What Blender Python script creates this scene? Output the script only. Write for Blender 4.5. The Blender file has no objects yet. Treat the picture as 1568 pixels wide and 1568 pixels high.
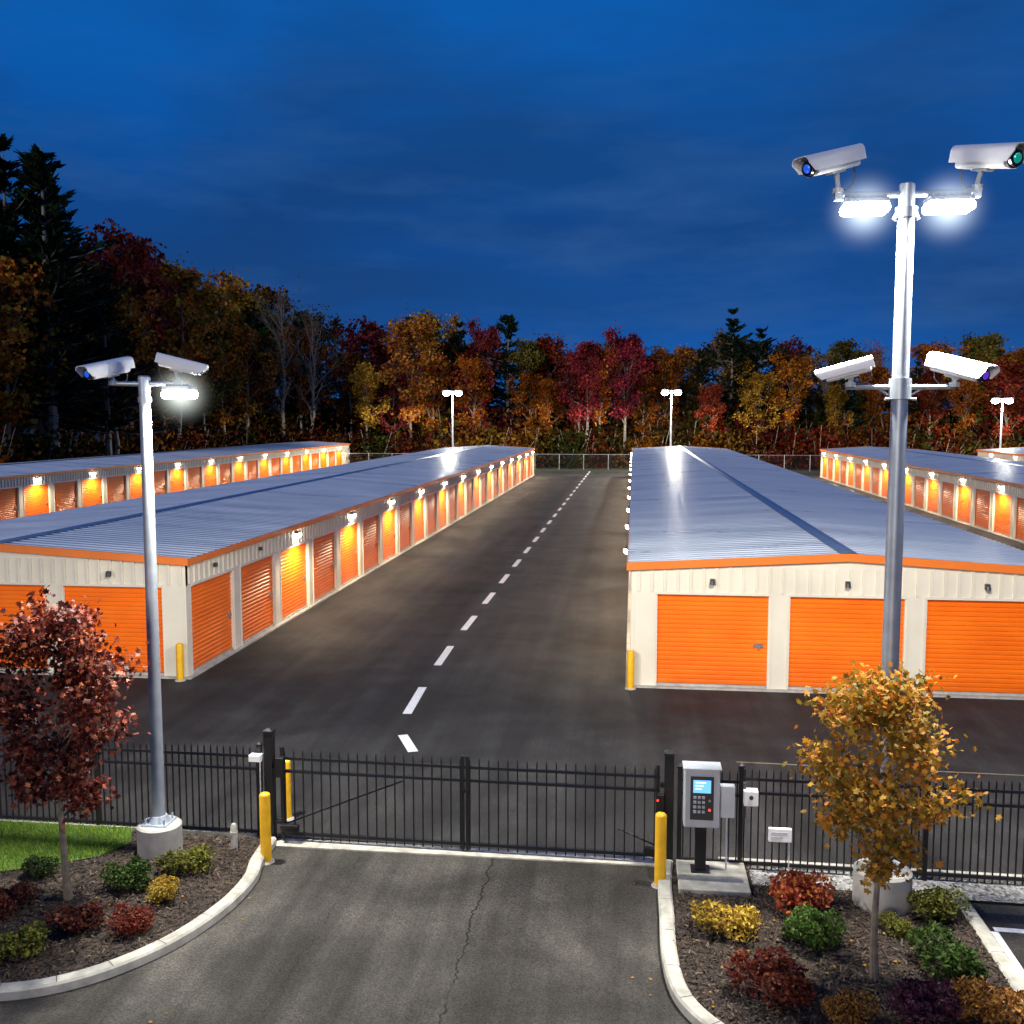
import bpy, math, random
from mathutils import Vector, Matrix, Euler
random.seed(7)
R=random.Random(11)
scene=bpy.context.scene
COL=scene.collection
rad=math.radians

# ------------------------------------------------------------------ materials
def newmat(name):
    m=bpy.data.materials.new(name); m.use_nodes=True
    nt=m.node_tree; b=nt.nodes["Principled BSDF"]
    return m,nt,b
def N(nt,t,**kw):
    n=nt.nodes.new(t)
    for k,v in kw.items():
        if k.startswith("i_"): n.inputs[k[2:].replace("_"," ")].default_value=v
        else: setattr(n,k,v)
    return n
def L(nt,a,b): nt.links.new(a,b)
def noise(nt,vec,scale,detail=4,rough=.55):
    n=N(nt,"ShaderNodeTexNoise"); n.inputs["Scale"].default_value=scale
    n.inputs["Detail"].default_value=detail; n.inputs["Roughness"].default_value=rough
    if vec is not None: L(nt,vec,n.inputs["Vector"])
    return n.outputs["Fac"]
def ramp(nt,fac,stops):
    n=N(nt,"ShaderNodeValToRGB"); e=n.color_ramp.elements
    while len(e)<len(stops): e.new(.5)
    for el,(p,c) in zip(e,stops):
        el.position=p; el.color=(c[0],c[1],c[2],1) if isinstance(c,(tuple,list)) else (c,c,c,1)
    L(nt,fac,n.inputs[0]); return n.outputs[0]
def mapping(nt,vec,scale=(1,1,1),rot=(0,0,0)):
    n=N(nt,"ShaderNodeMapping"); n.inputs["Scale"].default_value=scale; n.inputs["Rotation"].default_value=rot
    L(nt,vec,n.inputs["Vector"]); return n.outputs[0]
def mixc(nt,fac,a,b,bt="MIX"):
    n=N(nt,"ShaderNodeMix",data_type='RGBA',blend_type=bt)
    def s(i,v):
        if hasattr(v,"links") or hasattr(v,"is_linked"): L(nt,v,n.inputs[i])
        else: n.inputs[i].default_value=v if not isinstance(v,tuple) or len(v)==4 else (*v,1)
    s(0,fac); s(6,a); s(7,b); return n.outputs[2]
def math_(nt,op,a,b=None,c=None):
    n=N(nt,"ShaderNodeMath",operation=op)
    for i,v in enumerate((a,b,c)):
        if v is None: continue
        if isinstance(v,(int,float)): n.inputs[i].default_value=v
        else: L(nt,v,n.inputs[i])
    return n.outputs[0]
def bump(nt,b,h,strength=.3,dist=.01):
    n=N(nt,"ShaderNodeBump"); n.inputs["Strength"].default_value=strength; n.inputs["Distance"].default_value=dist
    L(nt,h,n.inputs["Height"]); L(nt,n.outputs[0],b.inputs["Normal"])
def geo(nt): return N(nt,"ShaderNodeNewGeometry").outputs["Position"]

def simple(name,col,rough=.5,metal=0,var=.12,vscale=3,emis=None,es=0,bmp=0):
    m,nt,b=newmat(name); p=geo(nt)
    f=noise(nt,p,vscale,5)
    lo=tuple(c*(1-var) for c in col); hi=tuple(min(1,c*(1+var)) for c in col)
    L(nt,ramp(nt,f,[(.3,lo),(.7,hi)]),b.inputs["Base Color"])
    b.inputs["Roughness"].default_value=rough; b.inputs["Metallic"].default_value=metal
    if emis: b.inputs["Emission Color"].default_value=(*emis,1); b.inputs["Emission Strength"].default_value=es
    if bmp: bump(nt,b,noise(nt,p,vscale*12,3),bmp,.01)
    return m

def asphalt(name,base,tint,crack=None,sheen=.5,k=1.0):
    m,nt,b=newmat(name); p=geo(nt)
    big=noise(nt,p,.20,5,.6); mid=noise(nt,p,1.1,6,.68)
    streak=noise(nt,mapping(nt,p,(1.7,.08,1),(0,0,.03)),1.0,5,.6)
    st2=N(nt,"ShaderNodeTexNoise"); st2.inputs["Scale"].default_value=.35; st2.inputs["Detail"].default_value=6; st2.inputs["Distortion"].default_value=1.6; L(nt,p,st2.inputs["Vector"])
    v=N(nt,"ShaderNodeTexVoronoi"); v.inputs["Scale"].default_value=70; L(nt,p,v.inputs["Vector"])
    agg=ramp(nt,v.outputs["Distance"],[(.0,1.9),(.25,1.05),(.8,.7)])
    fine=noise(nt,p,38,3,.7)
    c=ramp(nt,big,[(.32,tuple(base*.65*t for t in tint)),(.68,tuple(base*1.4*t for t in tint))])
    c=mixc(nt,k,c,ramp(nt,streak,[(.33,.62),(.5,1.0),(.68,1.5)]),"MULTIPLY")
    c=mixc(nt,k,c,ramp(nt,st2.outputs["Fac"],[(.36,.76),(.5,1.0),(.62,1.35)]),"MULTIPLY")
    c=mixc(nt,1.0,c,ramp(nt,mid,[(.3,.70),(.72,1.38)]),"MULTIPLY")
    c=mixc(nt,.85,c,agg,"MULTIPLY")
    c=mixc(nt,.8,c,ramp(nt,fine,[(.35,.5),(.65,1.6)]),"MULTIPLY")
    if crack:
        sp=N(nt,"ShaderNodeSeparateXYZ"); L(nt,p,sp.inputs[0])
        for cx,k2,w in crack:
            wob=noise(nt,mapping(nt,p,(.2,.9,1)),1.0+abs(k2)*.1,6,.7)
            xx=math_(nt,"ADD",sp.outputs[0],math_(nt,"MULTIPLY",math_(nt,"SUBTRACT",wob,.5),.55))
            d=math_(nt,"ABSOLUTE",math_(nt,"SUBTRACT",xx,cx))
            gate=ramp(nt,noise(nt,p,.9+k2*.1,2),[(.36,0.0),(.46,1.0)])
            ln=math_(nt,"MULTIPLY",math_(nt,"LESS_THAN",d,w),gate)
            c=mixc(nt,math_(nt,"MULTIPLY",ln,.85),c,(.006,.006,.006,1))
    L(nt,c,b.inputs["Base Color"])
    L(nt,ramp(nt,mid,[(.3,sheen),(.7,sheen+.2)]),b.inputs["Roughness"])
    b.inputs["Specular IOR Level"].default_value=.22
    bump(nt,b,v.outputs["Distance"],.7,.006)
    return m

def leafmat(name,stops=None,transl=.35,objcol=False,val=(.55,1.45)):
    m,nt,b=newmat(name)
    g=N(nt,"ShaderNodeNewGeometry")
    rnd=g.outputs["Random Per Island"]
    if objcol:
        oi=N(nt,"ShaderNodeObjectInfo"); c=oi.outputs["Color"]
        h=N(nt,"ShaderNodeHueSaturation"); L(nt,c,h.inputs["Color"])
        L(nt,math_(nt,"MULTIPLY_ADD",rnd,.05,.475),h.inputs["Hue"])
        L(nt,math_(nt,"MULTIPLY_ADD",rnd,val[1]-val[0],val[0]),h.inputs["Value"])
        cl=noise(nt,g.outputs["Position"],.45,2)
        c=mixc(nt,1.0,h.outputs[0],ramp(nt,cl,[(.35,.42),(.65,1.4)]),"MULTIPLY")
    else:
        c=ramp(nt,rnd,stops)
    if transl<=0:
        nt.nodes.remove(b); df=N(nt,"ShaderNodeBsdfDiffuse"); L(nt,c,df.inputs["Color"]); L(nt,df.outputs[0],nt.nodes["Material Output"].inputs["Surface"]); return m
    L(nt,c,b.inputs["Base Color"]); b.inputs["Roughness"].default_value=.6; b.inputs["Specular IOR Level"].default_value=.25
    t=N(nt,"ShaderNodeBsdfTranslucent"); L(nt,c,t.inputs["Color"])
    mx=N(nt,"ShaderNodeMixShader"); mx.inputs[0].default_value=transl
    L(nt,b.outputs[0],mx.inputs[1]); L(nt,t.outputs[0],mx.inputs[2])
    L(nt,mx.outputs[0],nt.nodes["Material Output"].inputs["Surface"])
    return m
def emit(name,col,s):
    m,nt,b=newmat(name); nt.nodes.remove(b)
    e=N(nt,"ShaderNodeEmission"); e.inputs[0].default_value=(*col,1); e.inputs[1].default_value=s
    L(nt,e.outputs[0],nt.nodes["Material Output"].inputs["Surface"]); return m

M_yard=asphalt("asphalt_dark",.026,(1,.97,.94),sheen=.66,k=.8)
M_drive=asphalt("asphalt_driveway",.042,(1.06,.97,.83),crack=[(-2.0,1,.013),(1.6,3,.006),(-3.9,5,.005)],sheen=.70)
M_paint=simple("road_paint_white",(.80,.80,.78),.55,var=.14,vscale=9)
M_painty=simple("road_paint_worn",(.20,.17,.11),.6,var=.4,vscale=6)
M_conc=simple("concrete",(.42,.40,.36),.85,var=.22,vscale=4,bmp=.35)
M_curb=simple("curb_concrete",(.42,.40,.34),.85,var=.30,vscale=5,bmp=.4)
M_cream=simple("cream_metal_panel",(.76,.70,.57),.45,var=.08,vscale=.9)
M_trim=simple("orange_trim",(.85,.20,.025),.4,var=.06,vscale=1)
M_white=simple("white_painted_metal",(.88,.88,.88),.35,var=.04)
M_grey=simple("galvanised_pole",(.45,.50,.56),.42,.55,var=.12,vscale=5)
M_dgrey=simple("dark_grey_metal",(.06,.06,.065),.45,.3)
M_black=simple("black_powdercoat",(.010,.010,.012),.4,.2)
M_yellow=simple("yellow_bollard_paint",(.85,.46,.015),.42,var=.12,vscale=6)
M_bark=simple("bark",(.16,.13,.10),.9,var=.4,vscale=9,bmp=.6)
M_barkd=simple("bark_distant",(.28,.24,.20),.9,var=.3,vscale=1)
M_chrome=simple("latch_metal",(.6,.6,.6),.3,.8)
M_keypadgrey=simple("keypad_housing",(.50,.52,.54),.45)
M_ridge=simple("ridge_cap",(.34,.42,.52),.4,.4)
M_glass,nt_,b_=newmat("lens_glass"); b_.inputs["Base Color"].default_value=(.01,.015,.03,1); b_.inputs["Roughness"].default_value=.05; b_.inputs["Coat Weight"].default_value=1
M_lensb=simple("lens_glint_blue",(.02,.10,.7),.1,.6,emis=(.03,.15,1),es=.6)  # coloured lens reflections put into the coating as colour and faint emission
M_lensg=simple("lens_glint_green",(.02,.5,.4),.1,.6,emis=(.02,.6,.45),es=.3)
M_lensp=simple("lens_glint_purple",(.2,.05,.7),.1,.6,emis=(.2,.05,.9),es=.5)
M_lamp=emit("lamp_led",(1,.98,.93),60)
M_wall_lamp=emit("wall_pack_lens",(1,.90,.72),60)
M_screen=emit("keypad_screen",(.12,.35,1.0),2.2)
M_screent=emit("keypad_screen_text",(.7,.85,1.0),2.2)
M_red=emit("red_led",(1,.03,.02),5)

def doormat():
    m,nt,b=newmat("orange_roll_door"); p=geo(nt)
    f=noise(nt,mapping(nt,p,(.6,.6,1.2)),1.2,4)
    c=ramp(nt,f,[(.3,(.88,.145,.004)),(.7,(.99,.20,.007))])
    sp=N(nt,"ShaderNodeSeparateXYZ"); L(nt,p,sp.inputs[0])
    dirt=ramp(nt,math_(nt,"ADD",sp.outputs[2],math_(nt,"MULTIPLY",noise(nt,p,2.5,5),.5)),[(.25,.65),(.75,1.0)])
    c=mixc(nt,.6,c,dirt,"MULTIPLY")
    L(nt,c,b.inputs["Base Color"]); b.inputs["Roughness"].default_value=.40; b.inputs["Specular IOR Level"].default_value=.32
    return m
M_door=doormat()
def roofmat():
    m,nt,b=newmat("roof_metal"); p=geo(nt)
    f=noise(nt,mapping(nt,p,(.25,1.0,1)),.8,5)
    L(nt,ramp(nt,f,[(.3,(.52,.58,.64)),(.7,(.68,.73,.78))]),b.inputs["Base Color"])
    b.inputs["Metallic"].default_value=.45
    L(nt,ramp(nt,f,[(.3,.25),(.7,.40)]),b.inputs["Roughness"])
    return m
M_roof=roofmat()
def mulchmat():
    m,nt,b=newmat("mulch"); p=geo(nt)
    v=N(nt,"ShaderNodeTexVoronoi"); v.inputs["Scale"].default_value=26; L(nt,mapping(nt,p,(1,.6,1)),v.inputs["Vector"])
    c=mixc(nt,1,ramp(nt,v.outputs["Color"],[(.2,(.014,.009,.006)),(.8,(.06,.038,.025))]),ramp(nt,noise(nt,p,2,5),[(.3,.5),(.7,1.4)]),"MULTIPLY")
    L(nt,c,b.inputs["Base Color"]); b.inputs["Roughness"].default_value=.9
    bump(nt,b,v.outputs["Distance"],.9,.03); return m
M_mulch=mulchmat()
def chipmat():
    m,nt,b=newmat("mulch_chips")
    g=N(nt,"ShaderNodeNewGeometry")
    L(nt,ramp(nt,g.outputs["Random Per Island"],[(0,(.012,.008,.005)),(.7,(.055,.036,.024)),(1,(.16,.11,.075))]),b.inputs["Base Color"]); b.inputs["Roughness"].default_value=.9
    return m
M_chip=chipmat()
def gravelmat():
    m,nt,b=newmat("gravel"); p=geo(nt)
    v=N(nt,"ShaderNodeTexVoronoi"); v.inputs["Scale"].default_value=22; L(nt,p,v.inputs["Vector"])
    L(nt,ramp(nt,v.outputs["Color"],[(.15,(.08,.08,.08)),(.85,(.42,.41,.39))]),b.inputs["Base Color"]); b.inputs["Roughness"].default_value=.9
    bump(nt,b,v.outputs["Distance"],.9,.03); return m
M_gravel=gravelmat()
def grassmat(name,lo,hi):
    m,nt,b=newmat(name); p=geo(nt)
    L(nt,ramp(nt,noise(nt,p,3,6,.7),[(.3,lo),(.7,hi)]),b.inputs["Base Color"]); b.inputs["Roughness"].default_value=.9
    bump(nt,b,noise(nt,p,40,4),.8,.03); return m
M_grass=grassmat("grass_ground",(.04,.08,.012),(.10,.16,.025))
M_verge=grassmat("grass_verge",(.016,.020,.008),(.035,.034,.014))
def dirtmat():
    m,nt,b=newmat("forest_floor"); p=geo(nt)
    L(nt,ramp(nt,noise(nt,p,.6,6,.7),[(.3,(.012,.012,.008)),(.7,(.035,.026,.015))]),b.inputs["Base Color"]); b.inputs["Roughness"].default_value=.95
    return m
M_dirt=dirtmat()
M_blade=leafmat("grass_blades",[(0,(.09,.19,.015)),(.6,(.22,.38,.03)),(1,(.38,.44,.08))],.35)
M_lf_tree=leafmat("forest_leaves",objcol=True,transl=0)
M_lf_needle=leafmat("needles",[(0,(.007,.020,.012)),(1,(.028,.052,.026))],0)
M_lf_maple=leafmat("maple_leaves_red",[(0,(.025,.005,.005)),(.4,(.09,.013,.009)),(.75,(.19,.034,.018)),(1,(.38,.12,.055))],.22)
M_lf_gold=leafmat("leaves_gold",[(0,(.09,.08,.012)),(.35,(.28,.17,.020)),(.75,(.44,.21,.020)),(1,(.50,.15,.022))],.3)
M_lf_shrub=leafmat("shrub_leaves",objcol=True,transl=.25,val=(.35,1.6))

# ------------------------------------------------------------------ mesh builder
class MB:
    def __init__(s): s.v=[];s.f=[];s.m=[];s.M=None
    def add(s,vs,fs,mi=0):
        o=len(s.v)
        if s.M is not None: vs=[tuple(s.M@Vector(v)) for v in vs]
        s.v.extend(vs); s.f.extend([tuple(i+o for i in f) for f in fs]); s.m.extend([mi]*len(fs))
    def box(s,x0,x1,y0,y1,z0,z1,mi=0):
        s.add([(x0,y0,z0),(x1,y0,z0),(x1,y1,z0),(x0,y1,z0),(x0,y0,z1),(x1,y0,z1),(x1,y1,z1),(x0,y1,z1)],
              [(0,3,2,1),(4,5,6,7),(0,1,5,4),(1,2,6,5),(2,3,7,6),(3,0,4,7)],mi)
    def quad(s,a,b,c,d,mi=0): s.add([a,b,c,d],[(0,1,2,3)],mi)
    def tube(s,pts,rs,n=8,mi=0,caps=True):
        pts=[Vector(p) for p in pts]; vs=[];fs=[]
        prev=None
        for i,p in enumerate(pts):
            d=(pts[min(i+1,len(pts)-1)]-pts[max(i-1,0)]).normalized()
            if prev is None:
                a=Vector((1,0,0)) if abs(d.x)<.9 else Vector((0,1,0))
                u=d.cross(a).normalized()
            else:
                u=(prev-d*prev.dot(d)); u=u.normalized() if u.length>1e-6 else d.orthogonal().normalized()
            prev=u; w=d.cross(u)
            r=rs[i] if isinstance(rs,(list,tuple)) else rs
            for k in range(n):
                an=2*math.pi*k/n
                vs.append(tuple(p+u*(r*math.cos(an))+w*(r*math.sin(an))))
        for i in range(len(pts)-1):
            for k in range(n):
                k2=(k+1)%n
                fs.append((i*n+k,i*n+k2,(i+1)*n+k2,(i+1)*n+k))
        if caps:
            fs.append(tuple(reversed(range(n)))); fs.append(tuple((len(pts)-1)*n+k for k in range(n)))
        s.add(vs,fs,mi)
    def obj(s,name,mats,parent=None,origin=(0,0,0),smooth=False,bevel=0):
        me=bpy.data.meshes.new(name)
        o=Vector(origin)
        me.from_pydata([tuple(Vector(v)-o) for v in s.v] if o.length>0 else s.v,[],s.f)
        if not isinstance(mats,(list,tuple)): mats=[mats]
        for m in mats: me.materials.append(m)
        me.polygons.foreach_set("material_index",s.m)
        if smooth: me.polygons.foreach_set("use_smooth",[True]*len(me.polygons))
        me.update()
        ob=bpy.data.objects.new(name,me); COL.objects.link(ob)
        if parent: ob.parent=parent
        else: ob.location=o
        if smooth and len(me.polygons)<20000:
            me.set_sharp_from_angle(angle=rad(40))
        if bevel:
            md=ob.modifiers.new("bevel","BEVEL"); md.width=bevel; md.segments=3; md.limit_method='ANGLE'
        return ob
def empty(name,loc=(0,0,0),rotz=0):
    e=bpy.data.objects.new(name,None); e.location=loc; e.rotation_euler=(0,0,rotz); e.empty_display_size=.2
    COL.objects.link(e); return e
def lamp(name,kind,loc,power,col,parent=None,size=.1,**kw):
    l=bpy.data.lights.new(name,kind); l.energy=power; l.color=col
    if kind in("POINT","SPOT"): l.shadow_soft_size=size
    for k,v in kw.items(): setattr(l,k,v)
    o=bpy.data.objects.new(name,l); o.location=loc; COL.objects.link(o)
    if parent: o.parent=parent
    return o

# ------------------------------------------------------------------ ground
b=MB(); b.quad((-900,-300,0),(900,-300,0),(900,1500,0),(-900,1500,0)); b.obj("ground",M_dirt)
b=MB(); b.quad((-62,14.4,.004),(75,14.4,.004),(75,121,.004),(-62,121,.004)); b.obj("asphalt_yard",M_yard)
b=MB(); b.quad((-40,-12,.008),(40,-12,.008),(40,14.42,.008),(-40,14.42,.008)); b.obj("driveway_road",M_drive)
b=MB(); b.quad((-62,121,.006),(75,121,.006),(75,127,.006),(-62,127,.006)); b.obj("grass_verge",M_verge)

def strip(x0,y0,x1,y1,w,z): 
    d=Vector((x1-x0,y1-y0,0)).normalized(); n=Vector((-d.y,d.x,0))*w/2
    a=Vector((x0,y0,z)); c=Vector((x1,y1,z))
    return [tuple(a-n),tuple(c-n),tuple(c+n),tuple(a+n)]
b=MB()
b.quad(*strip(-4.18,18.75,-4.62,19.75,.2,.012))
b.quad(*strip(-4.86,21.2,-4.97,23.4,.2,.012))
y=25.55
while y<118:
    b.quad(*strip(-5.03 if y<28 else -5.08,y,-5.08,y+2.25,.2,.012)); y+=4.4
b.obj("road_marking",M_paint)
b=MB(); b.quad(*strip(2.0,18.9,30,18.3,.05,.012)); b.obj("yellow_line_marking",M_painty)
b=MB()
b.quad(*strip(4.62,12.92,9.5,12.72,.11,.016)); b.quad(*strip(4.60,12.85,4.52,8,.10,.017))
b.obj("parking_line_marking",M_paint)

def catmull(P,n=8):
    out=[]
    for i in range(len(P)-1):
        p0=Vector(P[max(i-1,0)]);p1=Vector(P[i]);p2=Vector(P[i+1]);p3=Vector(P[min(i+2,len(P)-1)])
        for k in range(n):
            t=k/n
            out.append(.5*((2*p1)+(-p0+p2)*t+(2*p0-5*p1+4*p2-p3)*t*t+(-p0+3*p1-3*p2+p3)*t**3))
    out.append(Vector(P[-1])); return out
def curb(name,P,w=.19,h=.13):
    pts=catmull([(x,y,0) for x,y in P]); bb=MB()
    prof=[(-w/2,0),(-w/2,h-.025),(-w/2+.025,h),(w/2-.025,h),(w/2,h-.025),(w/2,0)]
    vs=[];fs=[];n=len(prof)
    for i,p in enumerate(pts):
        d=(pts[min(i+1,len(pts)-1)]-pts[max(i-1,0)]).normalized(); nn=Vector((d.y,-d.x,0))
        for a,z in prof: q=p+nn*a; vs.append((q.x,q.y,z))
    for i in range(len(pts)-1):
        for k in range(n-1): fs.append((i*n+k,i*n+k+1,(i+1)*n+k+1,(i+1)*n+k))
    fs.append(tuple(range(n))); fs.append(tuple((len(pts)-1)*n+k for k in reversed(range(n))))
    bb.add(vs,fs)
    jj=MB()
    for i in range(6,len(pts)-2,7):
        p=pts[i]; d=(pts[i+1]-pts[i-1]).normalized(); nn=Vector((d.y,-d.x,0))
        a=p-nn*(w/2-.02); c=p+nn*(w/2-.02)
        jj.quad(*[(q.x,q.y,h+.002) for q in (a-d*.005,c-d*.005,c+d*.005,a+d*.005)])
    o=bb.obj(name,M_curb); jj.obj("joints",M_dgrey,o)
    return o,pts
LP=[(-5.42,14.3),(-5.36,13.6),(-5.25,13.0),(-5.30,12.2),(-5.55,11.35),(-5.95,10.7),(-6.45,10.25),(-7.1,10.0),(-8.2,9.85),(-13,9.75)]
RP=[(.55,14.3),(.5,13.5),(.5,12.7),(.5,11.7),(.6,10.9),(.88,10.35),(1.4,9.85),(2.2,9.55),(3.2,9.45),(3.95,9.6),(4.3,10.1),(4.38,11),(4.4,12),(4.4,13),(4.38,13.45),(4.3,13.62)]
_,lpts=curb("curb",LP); _,rpts=curb("curb",RP)
def tester(poly):
    def inside(x,y):
        c=False;j=len(poly)-1
        for i in range(len(poly)):
            xi,yi=poly[i];xj,yj=poly[j]
            if (yi>y)!=(yj>y) and x<(xj-xi)*(y-yi)/(yj-yi)+xi: c=not c
            j=i
        return c
    return inside
lpoly=[(p.x,p.y) for p in lpts]+[(-16,9.75),(-16,14.55),(-5.42,14.32)]
rpoly=[(p.x,p.y) for p in rpts]+[(1.7,13.66),(1.7,14.3)]
in_l=tester(lpoly); in_r=tester(rpoly)
b=MB(); b.add([(x,y,.085) for x,y in lpoly],[tuple(range(len(lpoly)))]); b.obj("mulch_bed",M_mulch)
b=MB(); b.add([(x,y,.085) for x,y in rpoly],[tuple(range(len(rpoly)))]); b.obj("mulch_bed",M_mulch)
b=MB(); b.quad((1.7,13.7,.05),(12,13.4,.05),(12,14.1,.05),(1.7,14.33,.05)); b.obj("gravel_strip",M_gravel)
b=MB(); b.M=Matrix.Rotation(-.021,4,'Z'); b.box(1.0,14,14.34,14.52,0,.09); b.obj("fence_kerb",M_curb)
b=MB(); b.box(-16,-5.7,14.45,14.62,0,.10); b.obj("fence_kerb",M_curb)
b=MB(); b.box(-5.35,.5,14.22,14.50,0,.035); b.obj("gate_threshold",M_curb,bevel=.01)
b=MB(); b.box(.68,1.64,13.28,14.2,0,.15); b.obj("concrete_pad",M_curb,bevel=.012)
GP=[(-16,12.3),(-9.5,12.5),(-8.4,12.95),(-7.7,13.4),(-7.45,13.9),(-7.7,14.42),(-16,14.44)]
b=MB(); b.add([(x,y,.10) for x,y in GP],[tuple(range(len(GP)))]); b.obj("lawn",M_grass)
in_g=tester(GP)
b=MB()
cnt=0
while cnt<17000:
    x=R.uniform(-12,-7.4);y=R.uniform(12.3,14.6)
    if not in_g(x,y): continue
    a=R.uniform(0,6.28);hh=R.uniform(.03,.075);w=.006;lx=R.gauss(0,.02);ly=R.gauss(0,.02)
    b.add([(x-w*math.cos(a),y-w*math.sin(a),.1),(x+w*math.cos(a),y+w*math.sin(a),.1),(x+lx,y+ly,.1+hh)],[(0,1,2)]); cnt+=1
b.obj("grass",M_blade)
b=MB(); cnt=0
while cnt<18000:
    if R.random()<.5:
        x=R.uniform(-10.5,-5.2);y=R.uniform(9.7,14.4)
        if not in_l(x,y) or in_g(x,y): continue
    else:
        x=R.uniform(.5,4.4);y=R.uniform(9.5,14.2)
        if not in_r(x,y) or (x<1.66 and y>13.26): continue
    b.M=Matrix.Translation((x,y,.092+R.random()*.02))@Euler((R.gauss(0,.4),R.gauss(0,.4),R.uniform(0,6.28))).to_matrix().to_4x4()
    l=R.uniform(.015,.045);w=R.uniform(.005,.012)
    b.add([(-l,-w,0),(l,-w*.6,0),(l*.8,w,0),(-l*.9,w*.8,0)],[(0,1,2,3)]); cnt+=1
b.obj("mulch",M_chip)

# ------------------------------------------------------------------ storage buildings
def storage(x0,x1,y0,y1,side_lights,first=2,lp=560):
    org=(x0,y0,0); E=empty("storage_building",org)
    eave=2.98; rise=.30; xm=(x0+x1)/2; D=.11
    W=MB();DR=MB();T=MB();RF=MB();SL=MB();FX=MB();LM=MB();LT=MB()
    W.box(x0+D,x1-D,y0+D,y1-D,0,eave)
    for yy in (y0+.002,y1-.002):
        W.add([(x0+.01,yy,eave-.01),(x1-.01,yy,eave-.01),(xm,yy,eave+rise-.01)],[(0,1,2)])
    SL.box(x0-.12,x1+.12,y0-.12,y1+.12,0,.045)
    def door(fx,w):
        n=20; zt=2.32; zb=.10; ph=(zt-zb)/n
        vs=[];fs=[];zz=[];dd=[]
        for i in range(n):
            z=zb+i*ph
            for fz,dp in ((0,.0),(.16,.026),(.70,.026),(1.0,.0)):
                zz.append(z+fz*ph);dd.append(dp)
        for z,dp in zip(zz,dd):
            vs.append(fx(0,.02+dp-D,z)); vs.append(fx(w,.02+dp-D,z))
        for i in range(len(zz)-1): fs.append((2*i,2*i+1,2*i+3,2*i+2))
        DR.add(vs,fs)
        def bx(MBx,u0,u1,d0,d1,z0,z1,mi=0):
            p=[fx(u,d,z) for z in (z0,z1) for (u,d) in ((u0,d0),(u1,d0),(u1,d1),(u0,d1))]
            MBx.add(p,[(0,3,2,1),(4,5,6,7),(0,1,5,4),(1,2,6,5),(2,3,7,6),(3,0,4,7)],mi)
        bx(SL,0.01,w-.01,-D+.01,-.03,.045,.10)
        bx(LT,w-.34,w-.10,-D+.04,-.02,1.05,1.10); bx(LT,w-.24,w-.17,-D+.04,-.01,.99,1.14)
    def face(fx,length,doors):
        def bx(MBx,u0,u1,d0,d1,z0,z1,mi=0):
            p=[fx(u,d,z) for z in (z0,z1) for (u,d) in ((u0,d0),(u1,d0),(u1,d1),(u0,d1))]
            MBx.add(p,[(0,3,2,1),(4,5,6,7),(0,1,5,4),(1,2,6,5),(2,3,7,6),(3,0,4,7)],mi)
        bx(W,0,length,-D-.01,0,2.32,eave)
        u=0
        for (a,w) in doors:
            if a>u+.02:
                bx(W,u,a,-D-.01,-.001,.045,2.325)
                if a-u>.3:
                    for cc in (u+.06,a-.06): bx(W,cc-.02,cc+.02,-.002,.02,.045,2.32)
            door(lambda q,d,z,a=a:fx(a+q,d,z),w)
            bx(W,a-.03,a+w+.03,-.002,.03,2.28,2.345)
            u=a+w
        if u<length-.02: 
            bx(W,u,length,-D-.01,-.001,.045,2.325)
            bx(W,length-.08,length-.04,-.002,.018,.045,2.32)
        k=.18
        while k<length:
            bx(W,k-.026,k+.026,-.002,.042,2.35,eave-.02); k+=.305
    front_doors=[(.62,2.6),(3.72,2.6),(6.82,2.6)]
    face(lambda u,d,z:(x0+u,y0-d,z),x1-x0,front_doors)
    n=int((y1-y0-.2)/3.25); sd=[(.30+i*3.25,2.65) for i in range(n)]
    face(lambda u,d,z:(x1+d,y0+.002+u,z),y1-y0-.004,sd)
    face(lambda u,d,z:(x0-d,y1-.002-u,z),y1-y0-.004,[(y1-y0-(a+w),w) for a,w in reversed(sd)])
    oh=.10; ze=eave+.02
    for sx,xe in ((-1,x0-oh),(1,x1+oh)):
        a=(xe,y0-oh,ze);bq=(xe,y1+oh,ze);c=(xm,y1+oh,ze+rise);d=(xm,y0-oh,ze+rise)
        RF.add([a,bq,c,d],[(0,1,2,3) if sx<0 else (0,3,2,1)])
        yy=y0+.1
        while yy<y1:
            h=.03;w=.03
            RF.add([(xe,yy-w,ze+.001),(xe,yy+w,ze+.001),(xm,yy+w,ze+rise+.001),(xm,yy-w,ze+rise+.001),
                    (xe,yy-w*.5,ze+h),(xe,yy+w*.5,ze+h),(xm,yy+w*.5,ze+rise+h),(xm,yy-w*.5,ze+rise+h)],
                   [(4,5,6,7),(0,4,7,3),(1,2,6,5),(0,1,5,4)])
            yy+=.36
    RF.add([(xm-.2,y0-oh,ze+rise+.025),(xm-.2,y1+oh,ze+rise+.025),(xm,y1+oh,ze+rise+.06),(xm,y0-oh,ze+rise+.06),(xm+.2,y1+oh,ze+rise+.025),(xm+.2,y0-oh,ze+rise+.025)],[(0,1,2,3),(3,2,4,5)],1)
    for ys,yo in ((y0,-1),(y1,1)):
        ya=ys+yo*.045; yb=ys+yo*(oh+.012)
        for (xa,za,xb,zb) in ((x0-oh-.02,ze,xm,ze+rise),(xm,ze+rise,x1+oh+.02,ze)):
            T.add([(xa,ya,za-.15),(xb,ya,zb-.15),(xb,yb,zb-.15),(xa,yb,za-.15),(xa,ya,za+.035),(xb,ya,zb+.035),(xb,yb,zb+.035),(xa,yb,za+.035)],
                  [(0,3,2,1),(4,5,6,7),(0,1,5,4),(1,2,6,5),(2,3,7,6),(3,0,4,7)])
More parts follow.
